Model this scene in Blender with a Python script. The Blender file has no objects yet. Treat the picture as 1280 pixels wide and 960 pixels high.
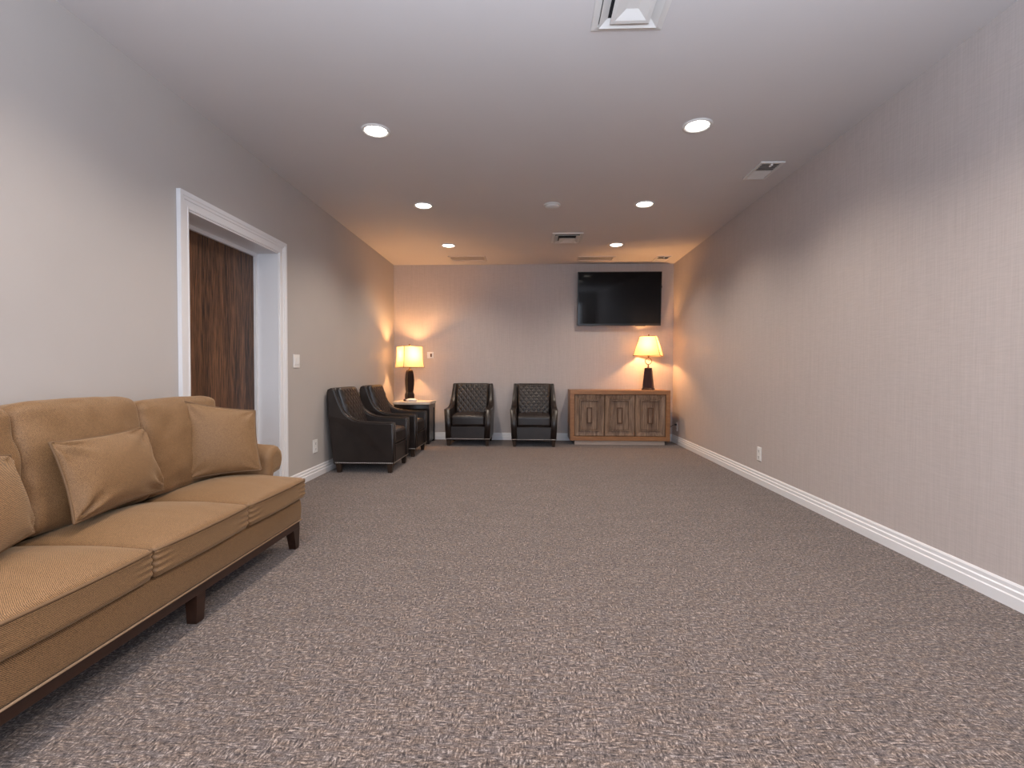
import bpy, bmesh, math, random
from mathutils import Vector, Matrix, noise
random.seed(4)
scene = bpy.context.scene
COL = scene.collection
PI = math.pi

# ------------------------------------------------------------------ room size
XL, XR, YB, YF, H = -2.165, 2.187, 7.76, -1.75, 2.74

# ------------------------------------------------------------------ camera
FPX = 620.0
cam_d = bpy.data.cameras.new('camera')
cam = bpy.data.objects.new('camera', cam_d)
COL.objects.link(cam)
cam_d.sensor_width = 36.0
cam_d.lens = FPX / 1280.0 * 36.0
cam_d.clip_start = 0.02
_d = Vector(((664 - 640) / FPX, -(466 - 480) / FPX, -1.0)).normalized()
_up = Vector((math.sin(0.004), math.cos(0.004), 0))
_z = (_up - _d * _up.dot(_d)).normalized()
_x = _d.cross(_z)
cam.matrix_world = Matrix.Translation((0, 0, 1.054)) @ Matrix((_x, _d, _z)).to_4x4()
scene.camera = cam

# ------------------------------------------------------------------ world, exposure, added fill light
w = bpy.data.worlds.new('sky')
scene.world = w
w.use_nodes = True
w.node_tree.nodes['Background'].inputs[0].default_value = (0.62, 0.72, 0.9, 1)
w.node_tree.nodes['Background'].inputs[1].default_value = 0.6
vs = scene.view_settings
vs.view_transform = 'Standard'
vs.look = 'None'
vs.exposure = 0.36
vs.gamma = 1.0
vs.use_curve_mapping = False

FILL_POWER = 78.0
FILL_COL = (0.76, 0.86, 1.0)
FLASH_POWER = 375.0
FLASH_COL = (0.77, 0.865, 1.0)
DOWN_POWER = 60.0
DOWN_COL = (1.0, 0.865, 0.735)
LAMP_POWER = 78.0
LAMP_COL = (1.0, 0.50, 0.19)

dl = bpy.data.lights.new('rear_fill', 'AREA')  # cool fill light added behind the camera, placed at the invented window
dl.shape = 'RECTANGLE'
dl.size, dl.size_y = 3.3, 1.75
dl.energy = FILL_POWER
dl.color = FILL_COL
dlo = bpy.data.objects.new('rear_fill', dl)
COL.objects.link(dlo)
dlo.location = (0.0, YF + 0.03, 1.48)
dlo.rotation_euler = (math.radians(90), 0, 0)       # shines into the room (+Y)

# the photographer's flash, bounced off the ceiling above the camera
fl = bpy.data.lights.new('bounce_flash', 'SPOT')
fl.energy = FLASH_POWER
fl.color = FLASH_COL
fl.spot_size = math.radians(165)
fl.spot_blend = 0.6
fl.shadow_soft_size = 0.12
flo = bpy.data.objects.new('bounce_flash', fl)
COL.objects.link(flo)
flo.location = (0.15, -0.25, 1.38)
flo.rotation_euler = (math.radians(180), 0, 0)      # straight up


# ------------------------------------------------------------------ materials
def new_mat(name):
    m = bpy.data.materials.new(name)
    m.use_nodes = True
    nt = m.node_tree
    return m, nt, nt.nodes['Principled BSDF']


def plain(name, col, rough=0.5, metal=0.0, spec=0.5, emit=None, estr=0.0, coat=0.0):
    m, nt, b = new_mat(name)
    b.inputs['Base Color'].default_value = (*col, 1)
    b.inputs['Roughness'].default_value = rough
    b.inputs['Metallic'].default_value = metal
    b.inputs['Specular IOR Level'].default_value = spec
    b.inputs['Coat Weight'].default_value = coat
    if emit:
        b.inputs['Emission Color'].default_value = (*emit, 1)
        b.inputs['Emission Strength'].default_value = estr
    return m


def N(nt, typ, **kw):
    n = nt.nodes.new(typ)
    for k, v in kw.items():
        setattr(n, k, v)
    return n


def coords(nt, scale=(1, 1, 1), rot=(0, 0, 0)):
    tc = N(nt, 'ShaderNodeTexCoord')
    mp = N(nt, 'ShaderNodeMapping')
    mp.inputs['Scale'].default_value = scale
    mp.inputs['Rotation'].default_value = rot
    nt.links.new(tc.outputs['Object'], mp.inputs['Vector'])
    return mp.outputs['Vector']


def noise_n(nt, vec, scale, detail=4, rough=0.55):
    n = N(nt, 'ShaderNodeTexNoise')
    n.inputs['Scale'].default_value = scale
    n.inputs['Detail'].default_value = detail
    n.inputs['Roughness'].default_value = rough
    nt.links.new(vec, n.inputs['Vector'])
    return n.outputs['Fac']


def ramp(nt, fac, stops):
    r = N(nt, 'ShaderNodeValToRGB')
    els = r.color_ramp.elements
    while len(els) < len(stops):
        els.new(0.5)
    for e, (p, c) in zip(els, stops):
        e.position = p
        e.color = (*c, 1) if len(c) == 3 else c
    nt.links.new(fac, r.inputs['Fac'])
    return r.outputs['Color']


def math_n(nt, op, a, b=None):
    n = N(nt, 'ShaderNodeMath', operation=op)
    for i, v in enumerate((a, b)):
        if v is None:
            continue
        if isinstance(v, (int, float)):
            n.inputs[i].default_value = v
        else:
            nt.links.new(v, n.inputs[i])
    return n.outputs[0]


def mix_c(nt, fac, a, b, blend='MIX'):
    n = N(nt, 'ShaderNodeMix', data_type='RGBA', blend_type=blend)
    if isinstance(fac, (int, float)):
        n.inputs[0].default_value = fac
    else:
        nt.links.new(fac, n.inputs[0])
    for i, v in ((6, a), (7, b)):
        if isinstance(v, tuple):
            n.inputs[i].default_value = (*v, 1)
        else:
            nt.links.new(v, n.inputs[i])
    return n.outputs[2]


def bump(nt, b, height, strength=0.3, dist=0.002):
    n = N(nt, 'ShaderNodeBump')
    n.inputs['Strength'].default_value = strength
    n.inputs['Distance'].default_value = dist
    nt.links.new(height, n.inputs['Height'])
    nt.links.new(n.outputs['Normal'], b.inputs['Normal'])


def m_paint(name, col, var=0.03):
    m, nt, b = new_mat(name)
    v = coords(nt)
    f = noise_n(nt, v, 1.3, 3)
    lo = tuple(c * (1 - var) for c in col)
    hi = tuple(min(1, c * (1 + var)) for c in col)
    nt.links.new(ramp(nt, f, [(0.3, lo), (0.7, hi)]), b.inputs['Base Color'])
    b.inputs['Roughness'].default_value = 0.62
    b.inputs['Specular IOR Level'].default_value = 0.3
    bump(nt, b, noise_n(nt, v, 260, 2), 0.06, 0.001)
    return m


def m_wallpaper(name, col, axis):
    """woven vinyl wallpaper: fine vertical threads, weaker cross threads"""
    m, nt, b = new_mat(name)
    sv = (210, 210, 4.0)
    v1 = coords(nt, sv)
    v2 = coords(nt, (14, 14, 230))
    f1 = noise_n(nt, v1, 1.0, 3)
    f2 = noise_n(nt, v2, 1.0, 3)
    f3 = noise_n(nt, coords(nt, (22, 22, 0.4)), 1.0, 2)
    s = math_n(nt, 'ADD', math_n(nt, 'MULTIPLY', f1, 0.5), math_n(nt, 'MULTIPLY', f2, 0.4))
    s = math_n(nt, 'ADD', s, math_n(nt, 'MULTIPLY', f3, 0.1))
    lo = tuple(c * 0.88 for c in col)
    hi = tuple(min(1, c * 1.12) for c in col)
    nt.links.new(ramp(nt, s, [(0.30, lo), (0.70, hi)]), b.inputs['Base Color'])
    b.inputs['Roughness'].default_value = 0.5
    b.inputs['Specular IOR Level'].default_value = 0.3
    bump(nt, b, s, 0.25, 0.002)
    return m


def m_carpet():
    m, nt, b = new_mat('loop_carpet')
    v = coords(nt)
    # woven strokes along both directions, switching between them in small patches
    fx = noise_n(nt, coords(nt, (42, 155, 1)), 1.0, 3, 0.6)
    fy = noise_n(nt, coords(nt, (145, 50, 1)), 1.0, 3, 0.6)
    patch = ramp(nt, noise_n(nt, v, 24, 2), [(0.42, (0, 0, 0)), (0.58, (1, 1, 1))])
    s = mix_c(nt, patch, fx, fy)
    s = ramp(nt, s, [(0.0, (0, 0, 0)), (1, (1, 1, 1))])
    fine = noise_n(nt, v, 210, 2, 0.6)
    sp = math_n(nt, 'ADD', math_n(nt, 'MULTIPLY', s, 0.70), math_n(nt, 'MULTIPLY', fine, 0.30))
    c = ramp(nt, sp, [(0.37, (0.018, 0.015, 0.017)), (0.455, (0.075, 0.062, 0.058)),
                      (0.54, (0.160, 0.135, 0.122)), (0.63, (0.40, 0.355, 0.325))])
    tint = ramp(nt, noise_n(nt, coords(nt, (14, 60, 1)), 1.0, 3), [(0.38, (1.06, 0.98, 0.91)), (0.62, (0.98, 1.0, 1.06))])
    c = mix_c(nt, 1.0, c, tint, 'MULTIPLY')
    big = ramp(nt, noise_n(nt, coords(nt, (3, 9, 1)), 1.0, 3), [(0.35, (0.93, 0.93, 0.93)), (0.65, (1.07, 1.07, 1.07))])
    c = mix_c(nt, 1.0, c, big, 'MULTIPLY')
    c = mix_c(nt, 1.0, c, (0.94, 0.895, 0.87), 'MULTIPLY')
    nt.links.new(c, b.inputs['Base Color'])
    b.inputs['Roughness'].default_value = 0.95
    b.inputs['Specular IOR Level'].default_value = 0.1
    b.inputs['Sheen Weight'].default_value = 0.15
    bump(nt, b, sp, 0.55, 0.006)
    return m


def m_wood(name, dark, light, grain=(60, 60, 2.5), rough=0.45, spec=0.4, contrast=(0.35, 0.65)):
    m, nt, b = new_mat(name)
    v = coords(nt, grain)
    d = noise_n(nt, coords(nt, tuple(g * 0.18 for g in grain)), 1.0, 3)
    f = noise_n(nt, v, 1.0, 5, 0.65)
    s = math_n(nt, 'ADD', math_n(nt, 'MULTIPLY', f, 0.65), math_n(nt, 'MULTIPLY', d, 0.35))
    nt.links.new(ramp(nt, s, [(contrast[0], dark), (contrast[1], light)]), b.inputs['Base Color'])
    b.inputs['Roughness'].default_value = rough
    b.inputs['Specular IOR Level'].default_value = spec
    bump(nt, b, f, 0.12, 0.001)
    return m


def m_fabric():
    m, nt, b = new_mat('golden_brown_weave')
    v = coords(nt)
    wv = N(nt, 'ShaderNodeTexWave', wave_type='BANDS', bands_direction='DIAGONAL')
    wv.inputs['Scale'].default_value = 120
    wv.inputs['Distortion'].default_value = 3
    nt.links.new(v, wv.inputs['Vector'])
    f = noise_n(nt, v, 260, 3, 0.7)
    s = math_n(nt, 'ADD', math_n(nt, 'MULTIPLY', wv.outputs['Fac'], 0.35), math_n(nt, 'MULTIPLY', f, 0.65))
    nt.links.new(ramp(nt, s, [(0.25, (0.042, 0.020, 0.008)), (0.75, (0.325, 0.180, 0.080))]), b.inputs['Base Color'])
    b.inputs['Roughness'].default_value = 0.62
    b.inputs['Specular IOR Level'].default_value = 0.35
    b.inputs['Sheen Weight'].default_value = 0.25
    b.inputs['Sheen Roughness'].default_value = 0.4
    b.inputs['Sheen Tint'].default_value = (1.0, 0.8, 0.55, 1)
    bump(nt, b, s, 0.3, 0.0015)
    return m


def m_leather():
    m, nt, b = new_mat('dark_brown_leather')
    v = coords(nt)
    f = noise_n(nt, v, 7, 3)
    nt.links.new(ramp(nt, f, [(0.3, (0.0105, 0.0072, 0.0064)), (0.7, (0.021, 0.0145, 0.0125))]), b.inputs['Base Color'])
    b.inputs['Roughness'].default_value = 0.36
    b.inputs['Specular IOR Level'].default_value = 0.5
    bump(nt, b, noise_n(nt, v, 330, 3), 0.12, 0.001)
    return m


def m_stone():
    m, nt, b = new_mat('cream_stone')
    v = coords(nt)
    f = noise_n(nt, v, 9, 6, 0.6)
    nt.links.new(ramp(nt, f, [(0.35, (0.52, 0.42, 0.33)), (0.65, (0.72, 0.64, 0.55))]), b.inputs['Base Color'])
    b.inputs['Roughness'].default_value = 0.3
    return m


def m_shade(name, col, trans=0.5):
    m = bpy.data.materials.new(name)
    m.use_nodes = True
    nt = m.node_tree
    nt.nodes.clear()
    out = N(nt, 'ShaderNodeOutputMaterial')
    di = N(nt, 'ShaderNodeBsdfDiffuse')
    tr = N(nt, 'ShaderNodeBsdfTranslucent')
    mx = N(nt, 'ShaderNodeMixShader')
    tc = coords(nt, (160, 160, 3))
    f = noise_n(nt, tc, 1.0, 2)
    c = ramp(nt, f, [(0.3, tuple(k * 0.9 for k in col)), (0.7, col)])
    nt.links.new(c, di.inputs[0])
    nt.links.new(c, tr.inputs[0])
    mx.inputs[0].default_value = trans
    nt.links.new(di.outputs[0], mx.inputs[1])
    nt.links.new(tr.outputs[0], mx.inputs[2])
    nt.links.new(mx.outputs[0], out.inputs[0])
    return m


def m_glass():
    m, nt, b = new_mat('window_glass')
    b.inputs['Base Color'].default_value = (0.9, 0.95, 1, 1)
    b.inputs['Roughness'].default_value = 0.02
    b.inputs['Transmission Weight'].default_value = 1.0
    return m


M_PAINT = m_paint('taupe_paint', (0.462, 0.430, 0.412))
M_PAPER = m_wallpaper('woven_wallpaper', (0.492, 0.440, 0.425), 'x')
M_CEIL = m_paint('ceiling_paint', (0.63, 0.60, 0.60), 0.015)
M_TRIM = plain('white_trim_paint', (0.74, 0.74, 0.76), 0.35)
M_CARPET = m_carpet()
M_DOOR = m_wood('dark_oak_veneer', (0.022, 0.009, 0.005), (0.165, 0.078, 0.038), (75, 75, 5.0), 0.42, contrast=(0.41, 0.60))
M_FABRIC = m_fabric()
M_PIPING = plain('golden_brown_piping', (0.135, 0.074, 0.033), 0.7)
M_WELT = plain('tan_cord_welt', (0.28, 0.175, 0.10), 0.6)
M_LEGWOOD = m_wood('walnut_stain', (0.014, 0.006, 0.004), (0.040, 0.016, 0.009), (30, 4, 30), 0.35)
M_LEATHER = m_leather()
M_LPIPE = plain('leather_piping', (0.030, 0.022, 0.020), 0.28)
M_NAIL = plain('antique_nickel', (0.46, 0.43, 0.40), 0.35, 0.9)
M_CHLEG = m_wood('espresso_stain', (0.020, 0.012, 0.008), (0.05, 0.03, 0.02), (30, 30, 4), 0.4)
M_SBFRAME = m_wood('tan_oak_frame', (0.21, 0.092, 0.037), (0.36, 0.178, 0.080), (5, 40, 40), 0.42)
M_SBDOOR = m_wood('weathered_oak', (0.110, 0.062, 0.038), (0.33, 0.222, 0.150), (55, 55, 4), 0.55, contrast=(0.38, 0.62))
M_SBPULL = m_wood('brown_oak_bead', (0.060, 0.026, 0.011), (0.15, 0.072, 0.034), (40, 40, 5), 0.45)
M_SBPLINTH = plain('cream_plinth', (0.45, 0.36, 0.30), 0.5)
M_BLACKW = plain('black_lacquer', (0.008, 0.006, 0.006), 0.3)
M_STONE = m_stone()
M_LAMPWOOD = m_wood('lamp_walnut', (0.008, 0.004, 0.003), (0.022, 0.010, 0.006), (30, 30, 4), 0.28, 0.35)
M_LAMPBASE = m_wood('lamp_mahogany', (0.020, 0.007, 0.005), (0.040, 0.012, 0.008), (30, 30, 4), 0.45, 0.25)
M_BRONZE = plain('aged_bronze', (0.20, 0.11, 0.055), 0.35, 0.9)
M_SHADE = m_shade('cream_linen_shade', (0.52, 0.45, 0.33), 0.42)
M_SHADE_B = m_shade('parchment_shade', (0.52, 0.43, 0.29), 0.42)
M_SHTRIM = plain('shade_trim', (0.20, 0.11, 0.05), 0.7)
M_BULB = plain('lamp_bulb', (0.9, 0.8, 0.6), 0.4, emit=(1.0, 0.62, 0.28), estr=14.0)
M_TVFRAME = plain('tv_bezel', (0.006, 0.006, 0.007), 0.3)
M_TVSCREEN = plain('tv_glass', (0.004, 0.004, 0.005), 0.06, spec=0.22)
M_METAL = plain('dark_steel', (0.05, 0.05, 0.055), 0.4, 0.8)
M_PLATE = plain('white_plastic', (0.78, 0.77, 0.76), 0.35)
M_SLOT = plain('dark_slot', (0.03, 0.028, 0.028), 0.6)
M_VENT = plain('vent_enamel', (0.70, 0.68, 0.66), 0.4)
M_VENTC = plain('vent_ceiling_colour', (0.60, 0.56, 0.54), 0.5)
M_DUCT = plain('duct_dark', (0.012, 0.012, 0.016), 0.8)
M_LENS = plain('downlight_lens', (0.9, 0.9, 0.88), 0.4, emit=(1.0, 0.93, 0.83), estr=9.0)
M_CERAMIC = plain('white_ceramic', (0.82, 0.78, 0.74), 0.2)
M_KNOB = plain('brown_knob', (0.12, 0.045, 0.018), 0.4)
M_RUBBER = plain('black_rubber', (0.01, 0.01, 0.01), 0.5)
M_GLASS = m_glass()


# ------------------------------------------------------------------ object helpers
def link_mesh(name, verts, faces, mat, parent=None, smooth=False, kind=None, flat_n=5):
    me = bpy.data.meshes.new(name)
    me.from_pydata([tuple(v) for v in verts], [], [tuple(f) for f in faces])
    bm = bmesh.new()
    bm.from_mesh(me)
    bmesh.ops.remove_doubles(bm, verts=bm.verts, dist=1e-6)
    bmesh.ops.recalc_face_normals(bm, faces=bm.faces)
    for f in bm.faces:
        f.smooth = smooth and len(f.verts) < flat_n
    bm.to_mesh(me)
    bm.free()
    me.materials.append(mat)
    o = bpy.data.objects.new(name, me)
    COL.objects.link(o)
    if parent is not None:
        o.parent = parent
    if kind:
        o['kind'] = kind
    return o


def rel(parent, verts):
    """world coordinates to the local ones of an unrotated root"""
    L = parent.location
    return [(v[0] - L[0], v[1] - L[1], v[2] - L[2]) for v in verts]


def tag(o, label=None, cat=None, group=None, kind=None):
    if label:
        o['label'] = label
    if cat:
        o['category'] = cat
    if group:
        o['group'] = group
    if kind:
        o['kind'] = kind
    return o


def thing(name, label, cat, loc=(0, 0, 0), rz=0.0, group=None):
    o = bpy.data.objects.new(name, None)
    o.empty_display_size = 0.05
    COL.objects.link(o)
    o.location = loc
    o.rotation_euler = (0, 0, rz)
    return tag(o, label, cat, group)


def struct_root(name, loc=(0, 0, 0)):
    o = bpy.data.objects.new(name, None)
    COL.objects.link(o)
    o.location = loc
    o['kind'] = 'structure'
    return o


def copy_tree(o, parent=None):
    c = o.copy()
    COL.objects.link(c)
    if parent is not None:
        c.parent = parent
    for ch in list(o.children):
        copy_tree(ch, c)
    return c


def box_vf(x0, x1, y0, y1, z0, z1, b=0.0):
    """box, chamfered by b on all edges"""
    if b <= 0:
        v = [(x, y, z) for x in (x0, x1) for y in (y0, y1) for z in (z0, z1)]
        f = [(0, 1, 3, 2), (4, 6, 7, 5), (0, 4, 5, 1), (2, 3, 7, 6), (0, 2, 6, 4), (1, 5, 7, 3)]
        return v, f
    bm = bmesh.new()
    bmesh.ops.create_cube(bm, size=1.0)
    for q in bm.verts:
        q.co = ((x0 + x1) / 2 + q.co.x * (x1 - x0), (y0 + y1) / 2 + q.co.y * (y1 - y0), (z0 + z1) / 2 + q.co.z * (z1 - z0))
    bmesh.ops.bevel(bm, geom=list(bm.edges), offset=b, segments=2, profile=0.5, affect='EDGES')
    bm.verts.index_update()
    v = [tuple(q.co) for q in bm.verts]
    f = [tuple(q.index for q in fc.verts) for fc in bm.faces]
    bm.free()
    return v, f


def join_vf(*parts):
    V, F = [], []
    for v, f in parts:
        k = len(V)
        V += list(v)
        F += [tuple(i + k for i in q) for q in f]
    return V, F


def box(name, x0, x1, y0, y1, z0, z1, mat, parent=None, b=0.0, kind=None):
    v, f = box_vf(x0, x1, y0, y1, z0, z1, b)
    return link_mesh(name, v, f, mat, parent, False, kind)


def loft(rings, cap0=True, cap1=True, closed=True):
    """rings of equal length -> verts, faces"""
    V, F = [], []
    n = len(rings[0])
    for r in rings:
        V += [tuple(p) for p in r]
    m = n if closed else n - 1
    for i in range(len(rings) - 1):
        for j in range(m):
            a, b_ = i * n + j, i * n + (j + 1) % n
            F.append((a, b_, b_ + n, a + n))
    if cap0:
        F.append(tuple(range(n))[::-1])
    if cap1:
        k = (len(rings) - 1) * n
        F.append(tuple(range(k, k + n)))
    return V, F


def lathe_vf(prof, seg=32, c=(0, 0, 0), caps=True):
    rings = [[(c[0] + r * math.cos(2 * PI * j / seg), c[1] + r * math.sin(2 * PI * j / seg), c[2] + z) for j in range(seg)] for r, z in prof]
    return loft(rings, caps, caps)


def square_lathe_vf(prof, rot=0.0, c=(0, 0, 0), caps=True, nseg=1):
    """square cross-sections (half width, z), turned by rot"""
    rings = []
    for h, z in prof:
        pts = []
        cs = [(-h, -h), (h, -h), (h, h), (-h, h)]
        for k in range(4):
            a, b_ = cs[k], cs[(k + 1) % 4]
            for s in range(nseg):
                t = s / nseg
                pts.append((a[0] + (b_[0] - a[0]) * t, a[1] + (b_[1] - a[1]) * t))
        ca, sa = math.cos(rot), math.sin(rot)
        rings.append([(c[0] + x * ca - y * sa, c[1] + x * sa + y * ca, c[2] + z) for x, y in pts])
    return loft(rings, caps, caps)


def tube_vf(pts, r, seg=8, closed=False):
    P = [Vector(p) for p in pts]
    n = len(P)
    rings = []
    prev = None
    for i in range(n):
        if closed:
            t = (P[(i + 1) % n] - P[i - 1]).normalized()
        else:
            t = (P[min(i + 1, n - 1)] - P[max(i - 1, 0)]).normalized()
        if prev is None:
            a = Vector((0, 0, 1)) if abs(t.z) < 0.9 else Vector((1, 0, 0))
            u = t.cross(a).normalized()
        else:
            u = (prev - t * prev.dot(t)).normalized()
        prev = u
        v = t.cross(u)
        rings.append([P[i] + (u * math.cos(2 * PI * k / seg) + v * math.sin(2 * PI * k / seg)) * r for k in range(seg)])
    if closed:
        # match the first ring's phase to the last one
        best = min(range(seg), key=lambda s: sum((rings[0][(k + s) % seg] - rings[-1][k]).length for k in range(seg)))
        rings.append([rings[0][(k + best) % seg] for k in range(seg)])
        return loft(rings, False, False)
    return loft(rings)


def tube(name, pts, r, mat, parent=None, closed=False, seg=8):
    v, f = tube_vf(pts, r, seg, closed)
    return link_mesh(name, v, f, mat, parent, True, flat_n=9)


def rbox_vf(hx, hy, hz, r, n=10, fn=None):
    """rounded box centred on the origin; fn(p) moves each point"""
    def samples(h):
        k = [math.tan(PI / 4 * t / 3) for t in (3, 2, 1)]
        lo = [-(h - r) - r * t for t in k]
        mid = [-(h - r) + 2 * (h - r) * i / n for i in range(n + 1)]
        return lo + mid + [-x for x in reversed(lo)]
    S = [samples(hx), samples(hy), samples(hz)]
    V, F, idx = [], [], {}

    def vid(p):
        core = Vector([max(-(h - r), min(h - r, q)) for q, h in zip(p, (hx, hy, hz))])
        d = Vector(p) - core
        q = core + d.normalized() * r if d.length > 1e-9 else core
        key = (round(p[0], 6), round(p[1], 6), round(p[2], 6))
        if key not in idx:
            idx[key] = len(V)
            V.append(q)
        return idx[key]
    for ax in range(3):
        a, b_ = [(1, 2), (2, 0), (0, 1)][ax]
        for sgn in (-1, 1):
            hh = (hx, hy, hz)[ax] * sgn
            for i in range(len(S[a]) - 1):
                for j in range(len(S[b_]) - 1):
                    q = []
                    for ii, jj in ((i, j), (i + 1, j), (i + 1, j + 1), (i, j + 1)):
                        p = [0, 0, 0]
                        p[ax], p[a], p[b_] = hh, S[a][ii], S[b_][jj]
                        q.append(vid(p))
                    F.append(q if sgn > 0 else q[::-1])
    if fn:
        V = [Vector(fn(p)) for p in V]
    return V, F


def rprism_vf(prof, a0, a1, b, place):
    """2-D outline (counter-clockwise) extruded from a0 to a1 with rounded rims; place(u, v, a) -> xyz"""
    n = len(prof)
    P = [Vector((p[0], p[1])) for p in prof]
    nr = []
    for i in range(n):
        e1 = (P[i] - P[i - 1]).normalized()
        e2 = (P[(i + 1) % n] - P[i]).normalized()
        n1, n2 = Vector((-e1.y, e1.x)), Vector((-e2.y, e2.x))
        k = (n1 + n2)
        k = k / max(0.35, k.length_squared / 2)
        nr.append(k)
    rings = []
    steps = [(1.0, 0.0), (0.29, 0.29), (0.0, 1.0)]
    for ins, off in steps:
        rings.append([place(*(P[i] + nr[i] * b * ins), a0 + b * off) for i in range(n)])
    for ins, off in reversed(steps):
        rings.append([place(*(P[i] + nr[i] * b * ins), a1 - b * off) for i in range(n)])
    return loft(rings)


def catmull(pts, k=5, closed=False):
    P = [Vector(p) for p in pts]
    out = []
    n = len(P)
    for i in range(n if closed else n - 1):
        if closed:
            p0, p1, p2, p3 = P[i - 1], P[i], P[(i + 1) % n], P[(i + 2) % n]
        else:
            p0, p1, p2, p3 = P[max(i - 1, 0)], P[i], P[i + 1], P[min(i + 2, n - 1)]
        for s in range(k):
            t = s / k
            out.append(0.5 * (2 * p1 + (p2 - p0) * t + (2 * p0 - 5 * p1 + 4 * p2 - p3) * t * t + (3 * p1 - p0 - 3 * p2 + p3) * t ** 3))
    if not closed:
        out.append(P[-1])
    return out


def wr(p, s, seed=0.0):
    return noise.noise(Vector((p[0] * s + seed, p[1] * s + seed * 1.7, p[2] * s - seed)))


# ================================================================== THE ROOM
def struct(o, label):
    return tag(o, label, None, None, 'structure')


struct(box('floor', XL - 0.25, XR + 0.15, YF - 0.2, YB + 0.15, -0.06, 0.0, M_CARPET), 'grey-brown woven loop carpet floor')
struct(box('ceiling', XL - 0.25, XR + 0.15, YF - 0.2, YB + 0.15, H, H + 0.08, M_CEIL), 'smooth off-white painted ceiling')
struct(box('wall_back', XL - 0.25, XR + 0.15, YB, YB + 0.12, 0, H, M_PAPER), 'far end wall in woven taupe wallpaper')
struct(box('wall_right', XR, XR + 0.12, YF, YB, 0, H, M_PAPER), 'long right wall in woven taupe wallpaper')

# left wall, with the doorway cut out
DY0, DY1, DZ = 3.055, 4.195, 2.082
WT = 0.235
v, f = join_vf(box_vf(XL - WT, XL, YF, DY0, 0, H), box_vf(XL - WT, XL, DY1, YB, 0, H), box_vf(XL - WT, XL, DY0, DY1, DZ, H))
struct(link_mesh('wall_left', v, f, M_PAINT), 'smooth taupe painted left wall')

# unseen wall behind the camera, with an invented window to carry the fill light
WX0, WX1, WZ0, WZ1 = -1.7, 1.7, 0.55, 2.4
v, f = join_vf(box_vf(XL - WT, WX0, YF - 0.15, YF, 0, H), box_vf(WX1, XR + 0.12, YF - 0.15, YF, 0, H),
               box_vf(WX0, WX1, YF - 0.15, YF, 0, WZ0), box_vf(WX0, WX1, YF - 0.15, YF, WZ1, H))
struct(link_mesh('wall_front', v, f, M_PAINT), 'painted wall behind the camera with an added wide window opening')
win = struct_root('added_window_1', (0, YF - 0.1, WZ0))
win['label'] = 'unseen wide white framed window added behind the camera'
v, f = join_vf(box_vf(WX0, WX1, -0.03, 0.03, 0, 0.06), box_vf(WX0, WX1, -0.03, 0.03, WZ1 - WZ0 - 0.06, WZ1 - WZ0),
               box_vf(WX0, WX0 + 0.06, -0.03, 0.03, 0.06, WZ1 - WZ0 - 0.06), box_vf(WX1 - 0.06, WX1, -0.03, 0.03, 0.06, WZ1 - WZ0 - 0.06),
               box_vf(-0.6, -0.54, -0.03, 0.03, 0.06, WZ1 - WZ0 - 0.06), box_vf(0.54, 0.6, -0.03, 0.03, 0.06, WZ1 - WZ0 - 0.06))
link_mesh('window_frame', v, f, M_TRIM, win)
for a, b_ in ((WX0 + 0.06, -0.6), (-0.54, 0.54), (0.6, WX1 - 0.06)):
    box('pane', a, b_, -0.004, 0.004, 0.06, WZ1 - WZ0 - 0.06, M_GLASS, win)

# baseboards: stepped profile swept along the wall
BB = [(0, 0), (0.019, 0), (0.019, 0.052), (0.0145, 0.058), (0.0145, 0.078), (0.009, 0.084), (0.009, 0.102), (0.004, 0.112), (0, 0.112)]


def baseboard(name, pts, label):
    """pts: two ends with the offset direction (dx, dy)"""
    (x0, y0), (x1, y1), (dx, dy) = pts
    rings = [[(x + dx * p[0], y + dy * p[0], p[1]) for p in BB] for x, y in ((x0, y0), (x1, y1))]
    v, f = loft(rings)
    return struct(link_mesh(name, v, f, M_TRIM), label)


baseboard('baseboard_right', ((XR, YF), (XR, YB), (-1, 0)), 'white stepped baseboard along the right wall')
baseboard('baseboard_back', ((XL, YB), (XR, YB), (0, -1)), 'white stepped baseboard along the far wall')
bl = struct_root('baseboard_left')
bl['label'] = 'white stepped baseboard along the left wall'
for a, b_ in ((YF, DY0 - 0.10), (DY1 + 0.115, YB)):
    v, f = loft([[(XL + p[0], y, p[1]) for p in BB] for y in (a, b_)])
    link_mesh('board', v, f, M_TRIM, bl)

# doorway: jambs, stops, casing boards with mitred corners, oak slab
door = struct_root('door_1', (XL, (DY0 + DY1) / 2, 0))
door['label'] = 'dark oak flush door set deep in a white cased opening'


def dpart(name, vf, mat, smooth=False, parent=None):
    o = link_mesh(name, rel(door, vf[0]), vf[1], mat, parent or door, smooth)
    return o


JT = 0.018
dpart('jamb', box_vf(XL - WT, XL + 0.002, DY0, DY0 + JT, 0, DZ), M_TRIM)
dpart('jamb', box_vf(XL - WT, XL + 0.002, DY1 - JT, DY1, 0, DZ), M_TRIM)
dpart('jamb', box_vf(XL - WT, XL + 0.002, DY0 + JT, DY1 - JT, DZ - JT, DZ), M_TRIM)
XS = XL - 0.178
dpart('door_stop', box_vf(XS - 0.02, XS, DY0 + JT, DY0 + JT + 0.016, 0, DZ - JT), M_TRIM)
dpart('door_stop', box_vf(XS - 0.02, XS, DY1 - JT - 0.030, DY1 - JT, 0, DZ - JT), M_TRIM)
dpart('door_stop', box_vf(XS - 0.02, XS, DY0 + JT + 0.016, DY1 - JT - 0.030, DZ - JT - 0.030, DZ - JT), M_TRIM)
dpart('slab', box_vf(XS - 0.055, XS - 0.0205, DY0 + JT + 0.003, DY1 - JT - 0.003, 0.008, DZ - JT - 0.003, 0.002), M_DOOR)
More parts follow.
